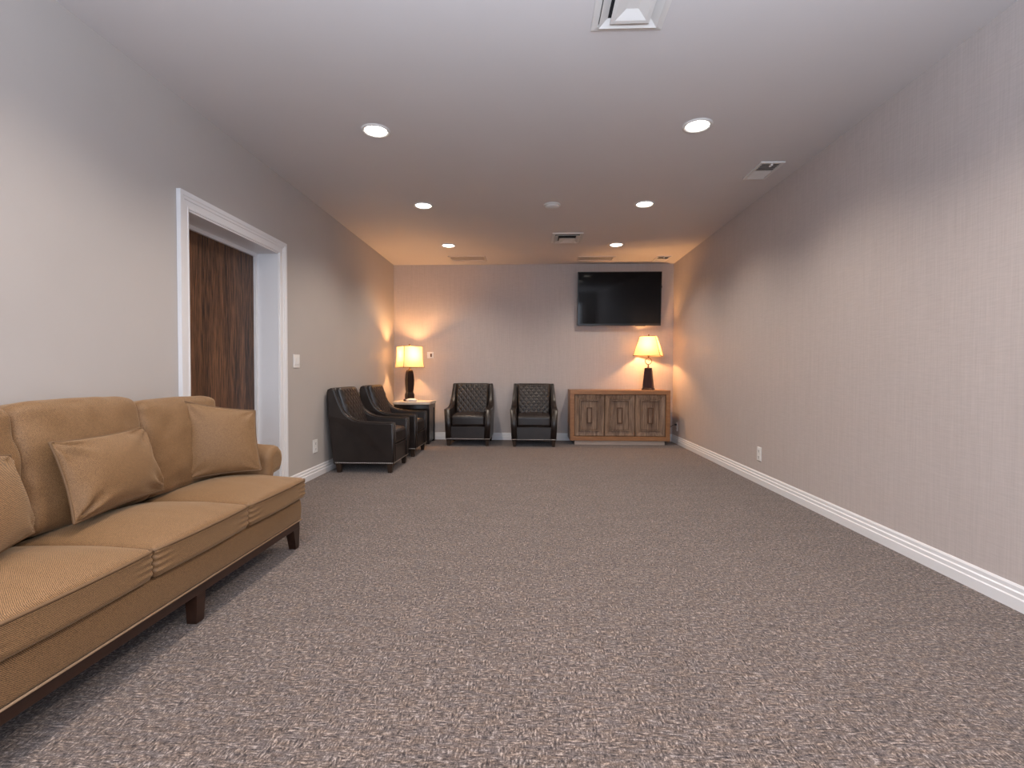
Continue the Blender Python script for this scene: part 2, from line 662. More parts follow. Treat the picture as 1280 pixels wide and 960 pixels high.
hd = dpart('door_handle', lathe_vf([(0.0, 0.0), (0.026, 0.0), (0.026, 0.006), (0.010, 0.008), (0.010, 0.03), (0.026, 0.04), (0.026, 0.055), (0.018, 0.062), (0.0, 0.062)], 20), M_NAIL, True)
hd.data.transform(Matrix.Translation(Vector((XS - 0.0205 - XL, DY0 + 0.09 - door.location.y, 0.98))) @ Matrix.Rotation(PI / 2, 4, 'Y') @ Matrix.Translation(-Vector(rel(door, [(0, 0, 0)])[0])))
# casing profile: (distance from the opening, thickness)
CW = 0.096
CP = [(0.0, 0.0), (0.0, 0.010), (0.010, 0.013), (0.014, 0.010), (0.046, 0.013), (0.050, 0.018), (0.064, 0.019), (0.070, 0.024), (CW, 0.026), (CW, 0.0)]
IN0, IN1, INZ = DY0 + 0.006, DY1 - 0.006, DZ - 0.006


def casing(name, fa, fb):
    rings = [[fa(d, t) for d, t in CP], [fb(d, t) for d, t in CP]]
    dpart(name, loft(rings), M_TRIM)


casing('casing', lambda d, t: (XL + t, IN0 - d, 0.0), lambda d, t: (XL + t, IN0 - d, INZ + d))
casing('casing', lambda d, t: (XL + t, IN1 + d, 0.0), lambda d, t: (XL + t, IN1 + d, INZ + d))
casing('casing', lambda d, t: (XL + t, IN0 - d, INZ + d), lambda d, t: (XL + t, IN1 + d, INZ + d))

# ================================================================== SOFA
SX, SY = -1.76, 2.02
Y0, Y1 = 1.12, 2.92
sofa = thing('sofa', 'golden brown three-seat sofa with dark wood base along the left wall', 'sofa', (SX, SY, 0))


def sp(name, vf, mat, smooth=True, parent=None, flat_n=5):
    return link_mesh(name, rel(sofa, vf[0]), vf[1], mat, parent or sofa, smooth, None, flat_n)


def shifted(vf, c, M3=None):
    return [(M3 @ Vector(p) if M3 else Vector(p)) + Vector(c) for p in vf[0]], vf[1]


# upholstered base
XF = -1.378
def f_base(p):
    q = Vector(p)
    if p[0] > 0.3:
        q.x += 0.006 * (1 - (p[2] / 0.067) ** 2)
    return q
base = sp('base', shifted(rbox_vf((XF + 2.13) / 2, (Y1 - Y0) / 2 - 0.004, 0.067, 0.020, 8, f_base), ((XF - 2.13) / 2, (Y0 + Y1) / 2, 0.233)), M_FABRIC)
sp('piping', tube_vf([(-2.12, Y1 - 0.004, 0.170), (XF - 0.006, Y1 - 0.004, 0.170), (XF + 0.002, Y1 - 0.012, 0.170), (XF + 0.002, Y0 + 0.012, 0.170), (XF - 0.006, Y0 + 0.004, 0.170), (-2.12, Y0 + 0.004, 0.170)], 0.0042), M_WELT, True, None, 9)
# dark wood rail and feet
v, f = join_vf(box_vf(XF - 0.045, XF - 0.008, Y0 + 0.01, Y1 - 0.01, 0.122, 0.168, 0.003), box_vf(-2.12, -2.08, Y0 + 0.01, Y1 - 0.01, 0.122, 0.168, 0.003),
               box_vf(-2.08, XF - 0.045, Y0 + 0.01, Y0 + 0.05, 0.122, 0.168, 0.003), box_vf(-2.08, XF - 0.045, Y1 - 0.05, Y1 - 0.01, 0.122, 0.168, 0.003))
sp('wood_rail', (v, f), M_LEGWOOD, False)


def sofa_leg(x0, x1, yc, dy):
    """tapered foot; dy = side on which it narrows (-1, 0, 1)"""
    rings = []
    for z, w_ in ((0.0, 0.020), (0.06, 0.028), (0.124, 0.040)):
        if dy == 0:
            ya, yb = yc - w_ * 0.9, yc + w_ * 0.9
            ya, yb = yc - 0.024 - 0.03 * z, yc + 0.024 + 0.03 * z
        elif dy > 0:
            ya, yb = yc - 0.03, yc - 0.03 + w_ * 1.9
        else:
            ya, yb = yc + 0.03 - w_ * 1.9, yc + 0.03
        t = 0.006 * (1 - z / 0.124)
        rings.append([(x0 + t, ya, z), (x1 - t, ya, z), (x1 - t, yb, z), (x0 + t, yb, z)])
    sp('leg', loft(rings), M_LEGWOOD, False)


for xa, xb in ((XF - 0.062, XF - 0.009), (-2.12, -2.066)):
    sofa_leg(xa, xb, Y1 - 0.04, -1)
    sofa_leg(xa, xb, (Y0 + Y1) / 2, 0)
    sofa_leg(xa, xb, Y0 + 0.04, 1)

# seat cushions
cw = (Y1 - Y0) / 3
SXF, SXB = -1.350, -1.90
for i in range(3):
    yc = Y0 + cw * (i + 0.5)
    hx, hy, hz = (SXF - SXB) / 2, cw / 2 - 0.0015, 0.057
    def f_seat(p, hx=hx, hy=hy, hz=hz, i=i):
        q = Vector(p)
        k = max(0, 1 - (p[0] / hx) ** 2) ** 0.8 * max(0, 1 - (p[1] / hy) ** 2) ** 0.8
        if p[2] > 0:
            q.z += 0.055 * k
            q.z += 0.004 * wr((p[0] * 0.6, p[1] * 2, 0), 9, i * 5.0) * (0.3 + k)
        if p[0] > hx * 0.8:
            q.x += 0.010 * max(0, 1 - (p[1] / hy) ** 2)
            e = abs(p[1]) / hy
            q.x += 0.0035 * max(0, e - 0.7) / 0.3 * math.sin(p[2] * 260 + 4 * e)
        return q
    cu = sp('seat_cushion', shifted(rbox_vf(hx, hy, hz, 0.022, 22, f_seat), ((SXF + SXB) / 2, yc, 0.363)), M_FABRIC)
    for zz in (0.409,):
        fx = SXF + 0.004
        bul = lambda t: 0.010 * (1 - t * t)
        pts = [(SXB + 0.15, yc - hy + 0.004, zz), (fx - 0.02, yc - hy + 0.003, zz)]
        pts += [(fx - 0.007 + bul(t) + (0 if abs(t) < 0.97 else -0.006), yc + t * (hy - 0.004), zz) for t in [-1, -0.94, -0.7, -0.35, 0, 0.35, 0.7, 0.94, 1]]
        pts += [(fx - 0.02, yc + hy - 0.003, zz), (SXB + 0.15, yc + hy - 0.004, zz)]
        sp('piping', tube_vf(pts, 0.006, 6), M_PIPING, True, cu, 9)

# back frame (rounded top) and loose back cushions
bp = [(-2.135, 0.30), (-2.00, 0.30), (-2.02, 0.60), (-2.035, 0.78), (-2.045, 0.825), (-2.075, 0.845), (-2.115, 0.845), (-2.14, 0.825), (-2.145, 0.70)]
sp('back_frame', rprism_vf(bp, Y0 + 0.01, Y1 - 0.0, 0.03, lambda u, v_, a: (u, a, v_)), M_FABRIC)
tops = [0.925, 0.93, 0.905]
for i in range(3):
    yc = Y0 + 0.03 + (Y1 - Y0 - 0.06) / 3 * (i + 0.5)
    hx, hy, hz = 0.095, (Y1 - Y0 - 0.06) / 6 + 0.004, (tops[i] - 0.425) / 2
    def f_back(p, hx=hx, hy=hy, hz=hz, i=i):
        q = Vector(p)
        ky, kz = max(0, 1 - (p[1] / hy) ** 2), max(0, 1 - (p[2] / hz) ** 2)
        q.x += (0.045 if p[0] > 0 else -0.01) * (ky * kz) ** 0.7 * (1 if p[0] > 0 else 1)
        if p[2] > 0:
            q.z += 0.007 * ky
            # drooping upper corners
            q.z -= 0.012 * max(0, abs(p[1]) / hy - 0.72) / 0.28 * p[2] / hz
        q.y *= 1 + 0.015 * kz
        edge = 1 - ky * kz
        q.x += 0.016 * wr((p[0], p[1] * 1.2, p[2]), 8, 3.1 * i) * edge + 0.009 * wr(p, 15, 2 + i)
        q.y += 0.006 * wr((p[0] * 2, p[1], p[2]), 11, 7.3 * i) * edge
        return q
    R3 = Matrix.Rotation(math.radians(-9), 3, 'Y')
    cb = sp('back_cushion', shifted(rbox_vf(hx, hy, hz, 0.045, 20, f_back), (-1.945, yc, 0.425 + hz), R3), M_FABRIC)

# rolled arms, set back from the front
for sgn in (1, -1):
    ye = Y1 if sgn > 0 else Y0
    prof = [(-0.085, 0.28), (0.005, 0.28), (0.008, 0.40), (0.012, 0.430)]
    cyy, czz, rr = 0.022, 0.515, 0.088
    for k in range(13):
        a = math.radians(-55 + k * 21)
        prof.append((cyy + rr * math.cos(a), czz + rr * math.sin(a)))
    prof.append((-0.078, 0.44))
    def place(u, v_, a, sgn=sgn, ye=ye):
        t = (a + 2.10) / 0.56
        top = max(0, (v_ - 0.42) / 0.2)
        return (a + (-0.03 * max(0, (0.45 - v_)) / 0.17 if t > 0.8 else 0), ye + sgn * (u + 0.022 + 0.02 * max(0, t - 0.5)), v_ + 0.045 * top * (1 - t) + 0.004 * math.sin(u * 150) * (1 if t > 0.93 else 0))
    vf = rprism_vf(prof, -2.10, -1.555, 0.035, place)
    arm = sp('arm', vf, M_FABRIC)


# ------------------------------------------------------------------ throw pillows
def pillow(name, label, BL, BR, TR, TL, thick, seed, piping=True, wrinkle=1.0, fl=0.0):
    BL, BR, TR, TL = map(Vector, (BL, BR, TR, TL))
    c = (BL + BR + TR + TL) / 4
    root_loc = Vector((c.x, c.y, min(BL.z, BR.z)))
    nrm = (BR - BL).cross(TL - BL).normalized()
    n = 30
    root = thing(name, label, 'pillow', root_loc)
    def pos(u, v_, side):
        s, t = (u + 1) / 2, (v_ + 1) / 2
        # sides bow inwards between the corners
        uu = u * (1 - 0.06 * (1 - v_ * v_) * abs(u) ** 3)
        vv = v_ * (1 - 0.06 * (1 - u * u) * abs(v_) ** 3)
        s, t = (uu + 1) / 2, (vv + 1) / 2
        p = BL * (1 - s) * (1 - t) + BR * s * (1 - t) + TR * s * t + TL * (1 - s) * t
        k = (max(0, 1 - u ** 2) * max(0, 1 - v_ ** 2)) ** 0.55
        edge = (1 - max(0, 1 - u ** 2) * max(0, 1 - v_ ** 2)) * min(1, k * 4)
        h = thick * k
        # pleats running in from the corners
        for cu_, cv_ in ((-1, -1), (1, -1), (1, 1), (-1, 1)):
            dx, dy = u - cu_, v_ - cv_
            d = math.hypot(dx, dy)
            ang = math.atan2(dy, dx)
            h += wrinkle * 0.010 * math.exp(-(d / 0.5) ** 2) * math.sin(ang * 9 + seed + cu_) * min(1, k * 3)
        h += wrinkle * 0.006 * noise.noise(Vector((u * 2.2 + seed, v_ * 2.2, side))) * edge
        return p + nrm * h * (side if side >= 0 else -0.4) - Vector(root_loc)
    V, F = [], []
    g = [math.sin(-PI / 2 + PI * i / n) for i in range(n + 1)]
    for side in (1, -1):
        k0 = len(V)
        for i in range(n + 1):
            for j in range(n + 1):
                V.append(pos(g[i], g[j], side))
        for i in range(n):
            for j in range(n):
                a = k0 + i * (n + 1) + j
                q = (a, a + n + 1, a + n + 2, a + 1)
                F.append(q if side > 0 else q[::-1])
    cov = link_mesh('cover', V, F, M_FABRIC, root, True)
    if piping:
        border = [pos(t, -1, 0) for t in g[:-1]] + [pos(1, t, 0) for t in g[:-1]] + [pos(-t, 1, 0) for t in g[:-1]] + [pos(-1, -t, 0) for t in g[:-1]]
        v, f = tube_vf(border, 0.0055, 6, True)
        link_mesh('piping', v, f, M_PIPING, root, True, None, 9)
    return root


pillow('throw_pillow', 'square golden brown throw pillow leaning in the far corner of the sofa',
       (-1.835, 2.545, 0.478), (-1.545, 2.775, 0.492), (-1.625, 2.855, 0.825), (-1.868, 2.607, 0.893), 0.072, 1.3, True, 1.0)
pillow('throw_pillow', 'small oblong golden brown throw pillow tilted on the middle sofa seat',
       (-1.70, 1.772, 0.486), (-1.752, 2.292, 0.488), (-1.83, 2.263, 0.790), (-1.80, 1.782, 0.786), 0.078, 4.2, True, 2.3)
pillow('throw_pillow', 'golden brown throw pillow on the nearest sofa seat, cut off by the left edge',
       (-1.53, 1.27, 0.488), (-1.715, 1.635, 0.497), (-1.845, 1.680, 0.755), (-1.70, 1.26, 0.83), 0.066, 7.7, True, 1.2)


# ================================================================== LEATHER ARMCHAIRS
def quilt(u, v_, cell_u, cell_v):
    a, b_ = u / cell_u + v_ / cell_v, u / cell_u - v_ / cell_v
    ga = abs((a % 1.0) - 0.5) * 2
    gb = abs((b_ % 1.0) - 0.5) * 2
    return min(1 - ga ** 3, 1 - gb ** 3)


def make_chair():
    """faces -Y, root on the floor under its middle"""
    root = thing('leather_armchair', 'x', 'armchair', (0, 0, 0))
    FY = -0.355                        # front
    # outline of a side (d from the front, z), sloping from the back's top down to the arm
    curve = catmull([(0.0, 0.525), (0.16, 0.528), (0.31, 0.536), (0.42, 0.560), (0.505, 0.615), (0.560, 0.700), (0.605, 0.800), (0.635, 0.872)], 4)
    prof = [(0.0, 0.095)] + [tuple(p) for p in curve] + [(0.665, 0.888), (0.700, 0.872), (0.712, 0.84), (0.690, 0.60), (0.640, 0.095)]
    prof = prof[::-1]                   # counter-clockwise when seen from +X
    def xo(z):
        # outer half-width against height
        if z < 0.53:
            return 0.318 + 0.022 * (z - 0.095) / 0.435
        return 0.340 - 0.030 * min(1, (z - 0.53) / 0.30)
    for s in (-1, 1):
        def place(u, v_, a, s=s):
            return (s * (xo(v_) - (0.085 - a) * (1 - 0.38 * max(0, min(1, (v_ - 0.54) / 0.22)))), FY + u, v_)
        vf = rprism_vf(prof, 0.0, 0.085, 0.014, place)
        sd = link_mesh('arm', vf[0], vf[1], M_LEATHER, root, True)
        for aa in (0.006, 0.079):
            path = [place(p[0] + 0.001, p[1] + 0.002, aa) for p in [(0.002, 0.11), (0.0, 0.30)] + [tuple(q) for q in curve]]
            link_mesh('piping', *tube_vf([Vector(p) + Vector((0, -0.002, 0)) for p in path], 0.0048, 6), M_LPIPE, sd, True, None, 9)
    # front rail under the seat, with a corded top edge
    fr = box('front_rail', -0.245, 0.245, FY + 0.012, FY + 0.06, 0.095, 0.285, M_LEATHER, root, 0.006)
    tube('piping', [(-0.243, FY + 0.010, 0.283), (0.243, FY + 0.010, 0.283)], 0.005, M_LPIPE, fr)
    box('underframe', -0.30, 0.30, FY + 0.02, FY + 0.64, 0.085, 0.20, M_LEATHER, root, 0.004)
    # seat cushion, quilted on top and over the front edge
    hx, hy, hz = 0.243, 0.265, 0.072
    def f_seat(p):
        q = Vector(p)
        k = max(0, 1 - (p[0] / hx) ** 2) * max(0, 1 - (p[1] / hy) ** 2)
        if p[2] > 0:
            q.z += 0.028 * k ** 0.7
            if p[2] > hz - 0.03:
                q.z += 0.011 * quilt(p[0], p[1], 0.062, 0.062) * min(1, 4 * k)
        if p[1] < -hy + 0.03:
            q.y -= 0.008 * max(0, 1 - (p[0] / hx) ** 2)
        return q
    v, f = rbox_vf(hx, hy, hz, 0.03, 56, f_seat)
    link_mesh('seat_cushion', [Vector(p) + Vector((0, FY + 0.008 + hy, 0.362)) for p in v], f, M_LEATHER, root, True)
    # back: quilted front, rolled top
    hx, hy, hz = 0.250, 0.055, 0.275
    def f_back(p):
        q = Vector(p)
        kx, kz = max(0, 1 - (p[0] / hx) ** 2), max(0, 1 - (p[2] / hz) ** 2)
        if p[1] < 0:
            q.y -= 0.022 * (kx * kz) ** 0.6
            if p[1] < -hy + 0.03:
                q.y -= 0.0095 * quilt(p[0], p[2], 0.074, 0.092) * min(1, 5 * kx * kz)
        return q
    v, f = rbox_vf(hx, hy, hz, 0.032, 64, f_back)
    R3 = Matrix.Rotation(math.radians(-17), 3, 'X')
    link_mesh('backrest', [R3 @ Vector(p) + Vector((0, FY + 0.566, 0.620)) for p in v], f, M_LEATHER, root, True)
    # outer back panel and the rolled top that joins both sides
    bpv = [(0.60, 0.095), (0.638, 0.095), (0.688, 0.60), (0.710, 0.84), (0.700, 0.872), (0.668, 0.889), (0.634, 0.880), (0.62, 0.82), (0.60, 0.50)]
    vf = rprism_vf(bpv, -0.262, 0.262, 0.008, lambda u, v_, a: (a, FY + u, v_))
    link_mesh('back_panel', vf[0], vf[1], M_LEATHER, root, True)
    # nailhead strip along the lower edge
    parts = []
    def nail(x, y, nx, ny):
        r = 0.0065
        tx, ty = -ny, nx
        ring = [(x + tx * r * math.cos(a) , y + ty * r * math.cos(a), 0.106 + r * math.sin(a)) for a in [k * PI / 3 for k in range(6)]]
        vv = ring + [(x + nx * 0.005, y + ny * 0.005, 0.106)]
        parts.append((vv, [(k, (k + 1) % 6, 6) for k in range(6)]))
    n = 44
    for k in range(n + 1):
        nail(-0.312 + 0.624 * k / n, FY - 0.0005, 0, -1)
    for s in (-1, 1):
        for k in range(n):
            nail(s * 0.3195, FY + 0.012 + 0.615 * k / n, s, 0)
    v, f = join_vf(*parts)
    no = link_mesh('nailhead_trim', v, f, M_NAIL, root, True, 'stuff')
    # tapered legs
    for sx in (-1, 1):
        for yy in (FY + 0.045, FY + 0.585):
            rings = []
            for z, h in ((0.0, 0.019), (0.02, 0.021), (0.095, 0.031)):
                rings.append([(sx * 0.278 + a * h, yy + b_ * h, z) for a, b_ in ((-1, -1), (1, -1), (1, 1), (-1, 1))])
            v, f = loft(rings)
            link_mesh('leg', v, f, M_CHLEG, root)
    return root


chair0 = make_chair()
CH = [(-1.785, 5.415, PI / 2, 'dark brown leather armchair against the left wall, nearest the door'),
      (-1.785, 6.415, PI / 2, 'dark brown leather armchair against the left wall, beside the end table'),
      (-0.905, 7.40, 0.0, 'quilted dark leather armchair on the far wall, nearer the end table'),
      (0.042, 7.37, 0.0, 'quilted dark leather armchair on the far wall, next to the sideboard')]
for i, (x, y, rz, lab) in enumerate(CH):
    c = chair0 if i == 0 else copy_tree(chair0)
    c.location = (x, y, 0)
    c.rotation_euler = (0, 0, rz)
    c['label'] = lab
    c['group'] = 'dark leather armchairs'

# ================================================================== END TABLE with lamp and dish
TX, TY, TZ = -1.755, 7.40, 0.625
et = thing('end_table', 'black end table with a cream stone top in the far left corner', 'table', (TX, TY, 0))
# bow-fronted top
outl = [(0.275, -0.20), (0.285, 0.23), (-0.285, 0.23), (-0.275, -0.20)]
front = [(-0.275 + 0.55 * t, -0.20 - 0.055 * (1 - (2 * t - 1) ** 2)) for t in [k / 12 for k in range(1, 12)]]
prof = outl[:3] + [outl[3]] + front
vf = rprism_vf(prof, TZ - 0.042, TZ, 0.008, lambda u, v_, a: (u, v_, a))
link_mesh('table_top', vf[0], vf[1], M_STONE, et, False)
prof2 = [(u * 0.95, v_ * 0.95 + 0.003) for u, v_ in prof]
vf = rprism_vf(prof2, TZ - 0.105, TZ - 0.042, 0.004, lambda u, v_, a: (u, v_, a))
link_mesh('apron', vf[0], vf[1], M_BLACKW, et, False)
for sx in (-1, 1):
    for sy, yy in ((-1, -0.175), (1, 0.205)):
        box('leg', sx * 0.245 - 0.022, sx * 0.245 + 0.022, yy - 0.022, yy + 0.022, 0, TZ - 0.105, M_BLACKW, et, 0.004)
for sx in (-1, 1):
    box('side_panel', sx * 0.245 - 0.012, sx * 0.245 + 0.012, -0.155, 0.185, 0.03, TZ - 0.105, M_BLACKW, et, 0.002)
box('back_panel', -0.225, 0.225, 0.175, 0.190, 0.03, TZ - 0.105, M_BLACKW, et, 0.002)
box('lower_shelf', -0.225, 0.225, -0.16, 0.174, 0.13, 0.155, M_BLACKW, et, 0.004)

LX, LY = -1.815, 7.345
ROTL = math.radians(37)
lamp = thing('table_lamp', 'lit lamp with square flared cream shade and dark carved base on the end table', 'lamp', (LX, LY, TZ), 0, 'table lamps')
v, f = square_lathe_vf([(0.068, 0.0), (0.070, 0.012), (0.066, 0.026), (0.052, 0.034)], ROTL)
link_mesh('foot', v, f, M_LAMPBASE, lamp)
bp_ = [(0.050, 0.034), (0.053, 0.06), (0.052, 0.105), (0.045, 0.125), (0.042, 0.14), (0.046, 0.18), (0.051, 0.25), (0.052, 0.31), (0.048, 0.38), (0.040, 0.44), (0.034, 0.462), (0.02, 0.47)]
v, f = square_lathe_vf(bp_, ROTL)
link_mesh('body', v, f, M_LAMPWOOD, lamp)
v, f = lathe_vf([(0.018, 0.466), (0.018, 0.478), (0.009, 0.484), (0.009, 0.54), (0.018, 0.545), (0.018, 0.585), (0.009, 0.59)], 16)
link_mesh('socket', v, f, M_BRONZE, lamp, True)
v, f = lathe_vf([(0.008, 0.59), (0.012, 0.62), (0.019, 0.675), (0.023, 0.70), (0.019, 0.717), (0.009, 0.725), (0.002, 0.727)], 16)
link_mesh('bulb', v, f, M_BULB, lamp, True)
SH = [(0.163, 0.505), (0.157, 0.545), (0.150, 0.60), (0.146, 0.66), (0.144, 0.72), (0.143, 0.815)]


def shade(parent, prof, rot, mat, tr, r_trim):
    v, f = square_lathe_vf(prof, rot, caps=False, nseg=1)
    vi, fi = square_lathe_vf([(h - 0.0025, z) for h, z in prof], rot, caps=False, nseg=1)
    sh = link_mesh('shade', v, f, mat, parent, False)
    ca, sa = math.cos(rot), math.sin(rot)
    for (a, b_) in ((-1, -1), (1, -1), (1, 1), (-1, 1)):
        pts = [((a * h) * ca - (b_ * h) * sa, (a * h) * sa + (b_ * h) * ca, z) for h, z in prof]
        tube('seam', pts, r_trim, tr, sh, seg=6)
    for h, z in (prof[0], prof[-1]):
        pts = [((a * h) * ca - (b_ * h) * sa, (a * h) * sa + (b_ * h) * ca, z) for a, b_ in ((-1, -1), (0, -1), (1, -1), (1, 0), (1, 1), (0, 1), (-1, 1), (-1, 0))]
        tube('rim', pts, r_trim * 1.3, tr, sh, True, 6)
    # spider that carries the shade
    h, z = prof[-1]
    for a, b_ in ((1, 1), (1, -1)):
        p0 = ((a * h) * ca - (b_ * h) * sa, (a * h) * sa + (b_ * h) * ca, z - 0.003)
        p1 = (-p0[0], -p0[1], z - 0.003)
        tube('spider', [p0, (0, 0, z + 0.002), p1], 0.0025, M_BRONZE, sh, seg=6)
    return sh


shade(lamp, SH, ROTL, M_SHADE, M_SHTRIM, 0.0032)
tube('harp', [(0.012, 0, 0.55), (0.055, 0, 0.62), (0.06, 0, 0.70), (0.03, 0, 0.80), (0, 0, 0.817), (-0.03, 0, 0.80), (-0.06, 0, 0.70), (-0.055, 0, 0.62), (-0.012, 0, 0.55)], 0.0022, M_BRONZE, lamp, seg=6)
v, f = lathe_vf([(0.004, 0.815), (0.004, 0.825), (0.012, 0.832), (0.014, 0.842), (0.009, 0.852), (0.001, 0.856)], 14)
link_mesh('finial', v, f, M_BRONZE, lamp, True)


def lamp_light(parent, z, power):
    l = bpy.data.lights.new('bulb_light', 'POINT')
    l.energy = power
    l.color = LAMP_COL
    l.shadow_soft_size = 0.032
    o = bpy.data.objects.new('bulb_light', l)
    COL.objects.link(o)
    o.parent = parent
    o.location = (0, 0, z)


lamp_light(lamp, 0.70, LAMP_POWER)

dish = thing('oval_dish', 'small white oval dish at the lamp foot on the end table', 'dish', (-1.755, 7.215, TZ))
rings = [[(0.088 * r * math.cos(2 * PI * j / 28), 0.05 * r * math.sin(2 * PI * j / 28), z) for j in range(28)] for r, z in
         ((0.72, 0.0), (0.86, 0.006), (1.0, 0.026), (1.0, 0.031), (0.95, 0.031), (0.80, 0.012), (0.6, 0.009))]
v, f = loft(rings)
link_mesh('bowl', v, f, M_CERAMIC, dish, True)
rings = [[(0.070 * r * math.cos(2 * PI * j / 28), 0.038 * r * math.sin(2 * PI * j / 28), z) for j in range(28)] for r, z in
         ((1.0, 0.014), (1.08, 0.029), (0.9, 0.040), (0.5, 0.046), (0.1, 0.048))]
v, f = loft(rings)
link_mesh('lid', v, f, M_CERAMIC, dish, True)

# ================================================================== SIDEBOARD with lamp
BX0, BX1, BY0, BY1, BZ0, BZ1 = 0.572, 2.025, 7.285, 7.735, 0.062, 0.803
sb = thing('sideboard', 'weathered oak sideboard with three panelled doors under the television', 'sideboard', ((BX0 + BX1) / 2, (BY0 + BY1) / 2, 0))


def sbp(name, x0, x1, y0, y1, z0, z1, mat, parent=None, b=0.003):
    v, f = box_vf(x0, x1, y0, y1, z0, z1, b)
    return link_mesh(name, rel(sb, v), f, mat, parent or sb)


FT = 0.062
sbp('top_panel', BX0, BX1, BY0, BY1, BZ1 - FT, BZ1, M_SBFRAME)
sbp('bottom_panel', BX0, BX1, BY0, BY1, BZ0, BZ0 + FT, M_SBFRAME)
sbp('side_panel', BX0, BX0 + FT, BY0, BY1, BZ0 + FT, BZ1 - FT, M_SBFRAME)
sbp('side_panel', BX1 - FT, BX1, BY0, BY1, BZ0 + FT, BZ1 - FT, M_SBFRAME)
sbp('back_panel', BX0 + FT, BX1 - FT, BY1 - 0.02, BY1, BZ0 + FT, BZ1 - FT, M_SBDOOR, None, 0.001)
sbp('plinth', BX0 + 0.07, BX1 - 0.07, BY0 + 0.03, BY1 - 0.03, 0, BZ0, M_SBPLINTH)
IX0, IX1, IZ0, IZ1 = BX0 + FT, BX1 - FT, BZ0 + FT, BZ1 - FT
dw = (IX1 - IX0) / 3
for k in range(3):
    a, b_ = IX0 + dw * k + 0.004, IX0 + dw * (k + 1) - 0.004
    z0, z1 = IZ0 + 0.004, IZ1 - 0.004
    yd = BY0 + 0.018
    cx, cz = (a + b_) / 2, (z0 + z1) / 2
    # door: mitred frame stepping in to a raised centre field
    def rect(dx, dz, y):
        return [(a + dx, y, z0 + dz), (b_ - dx, y, z0 + dz), (b_ - dx, y, z1 - dz), (a + dx, y, z1 - dz)]
    S = (b_ - a)
    rings = [rect(0, 0, yd + 0.03), rect(0, 0, yd), rect(0.012, 0.012, yd - 0.006), rect(0.070, 0.070, yd + 0.006), rect(0.073, 0.073, yd + 0.018), rect(0.094, 0.094, yd + 0.018), rect(0.098, 0.098, yd + 0.010)]
    v, f = loft(rings, True, True)
    dr = link_mesh('door', rel(sb, v), f, M_SBDOOR, sb)
    # bead around the field and the upright pull block in its centre
    def frame_vf(x0, x1, zz0, zz1, w_, y0, y1):
        return join_vf(box_vf(x0, x1, y0, y1, zz0, zz0 + w_), box_vf(x0, x1, y0, y1, zz1 - w_, zz1),
                       box_vf(x0, x0 + w_, y0, y1, zz0 + w_, zz1 - w_), box_vf(x1 - w_, x1, y0, y1, zz0 + w_, zz1 - w_))
    v, f = frame_vf(a + 0.076, b_ - 0.076, z0 + 0.076, z1 - 0.076, 0.014, yd - 0.012, yd + 0.019)
    link_mesh('bead', rel(sb, v), f, M_SBDOOR, dr)
    v, f = frame_vf(cx - 0.040, cx + 0.040, cz - 0.118, cz + 0.118, 0.014, yd - 0.020, yd + 0.011)
    link_mesh('pull_frame', rel(sb, v), f, M_SBPULL, dr)
    v, f = box_vf(cx - 0.026, cx + 0.026, yd - 0.008, yd + 0.011, cz - 0.104, cz + 0.104, 0.003)
    link_mesh('pull_block', rel(sb, v), f, M_SBDOOR, dr)

RX, RY = 1.752, 7.50
ROTR = math.radians(-22)
lp2 = thing('table_lamp', 'lit lamp with flared parchment shade and ring-topped pyramid base on the sideboard', 'lamp', (RX, RY, BZ1), 0, 'table lamps')
v, f = square_lathe_vf([(0.084, 0.0), (0.084, 0.018), (0.078, 0.024)], ROTR)
link_mesh('foot', v, f, M_LAMPBASE, lp2)
v, f = square_lathe_vf([(0.074, 0.024), (0.049, 0.325), (0.044, 0.332)], ROTR)
link_mesh('body', v, f, M_LAMPBASE, lp2)
v, f = lathe_vf([(0.014, 0.332), (0.016, 0.340), (0.009, 0.348), (0.014, 0.360), (0.008, 0.372), (0.006, 0.382)], 16)
link_mesh('neck', v, f, M_BRONZE, lp2, True)
ring = [(0.047 * math.cos(2 * PI * k / 32), 0, 0.430 + 0.047 * math.sin(2 * PI * k / 32)) for k in range(32)]
tube('ring', ring, 0.0055, M_BRONZE, lp2, True)
v, f = lathe_vf([(0.006, 0.478), (0.010, 0.486), (0.008, 0.50), (0.018, 0.51), (0.018, 0.56), (0.009, 0.565)], 16)
link_mesh('socket', v, f, M_BRONZE, lp2, True)
v, f = lathe_vf([(0.008, 0.565), (0.012, 0.585), (0.019, 0.625), (0.023, 0.645), (0.019, 0.662), (0.009, 0.670), (0.002, 0.672)], 16)
link_mesh('bulb', v, f, M_BULB, lp2, True)
shade(lp2, [(0.192, 0.510), (0.189, 0.526), (0.112, 0.797)], ROTR, M_SHADE_B, M_SHTRIM, 0.0036)
tube('harp', [(0.012, 0, 0.53), (0.05, 0, 0.60), (0.055, 0, 0.68), (0.03, 0, 0.78), (0, 0, 0.799), (-0.03, 0, 0.78), (-0.055, 0, 0.68), (-0.05, 0, 0.60), (-0.012, 0, 0.53)], 0.0022, M_BRONZE, lp2, seg=6)
v, f = lathe_vf([(0.004, 0.797), (0.004, 0.806), (0.010, 0.812), (0.012, 0.822), (0.008, 0.834), (0.001, 0.838)], 14)
link_mesh('finial', v, f, M_BRONZE, lp2, True)
lamp_light(lp2, 0.645, LAMP_POWER)

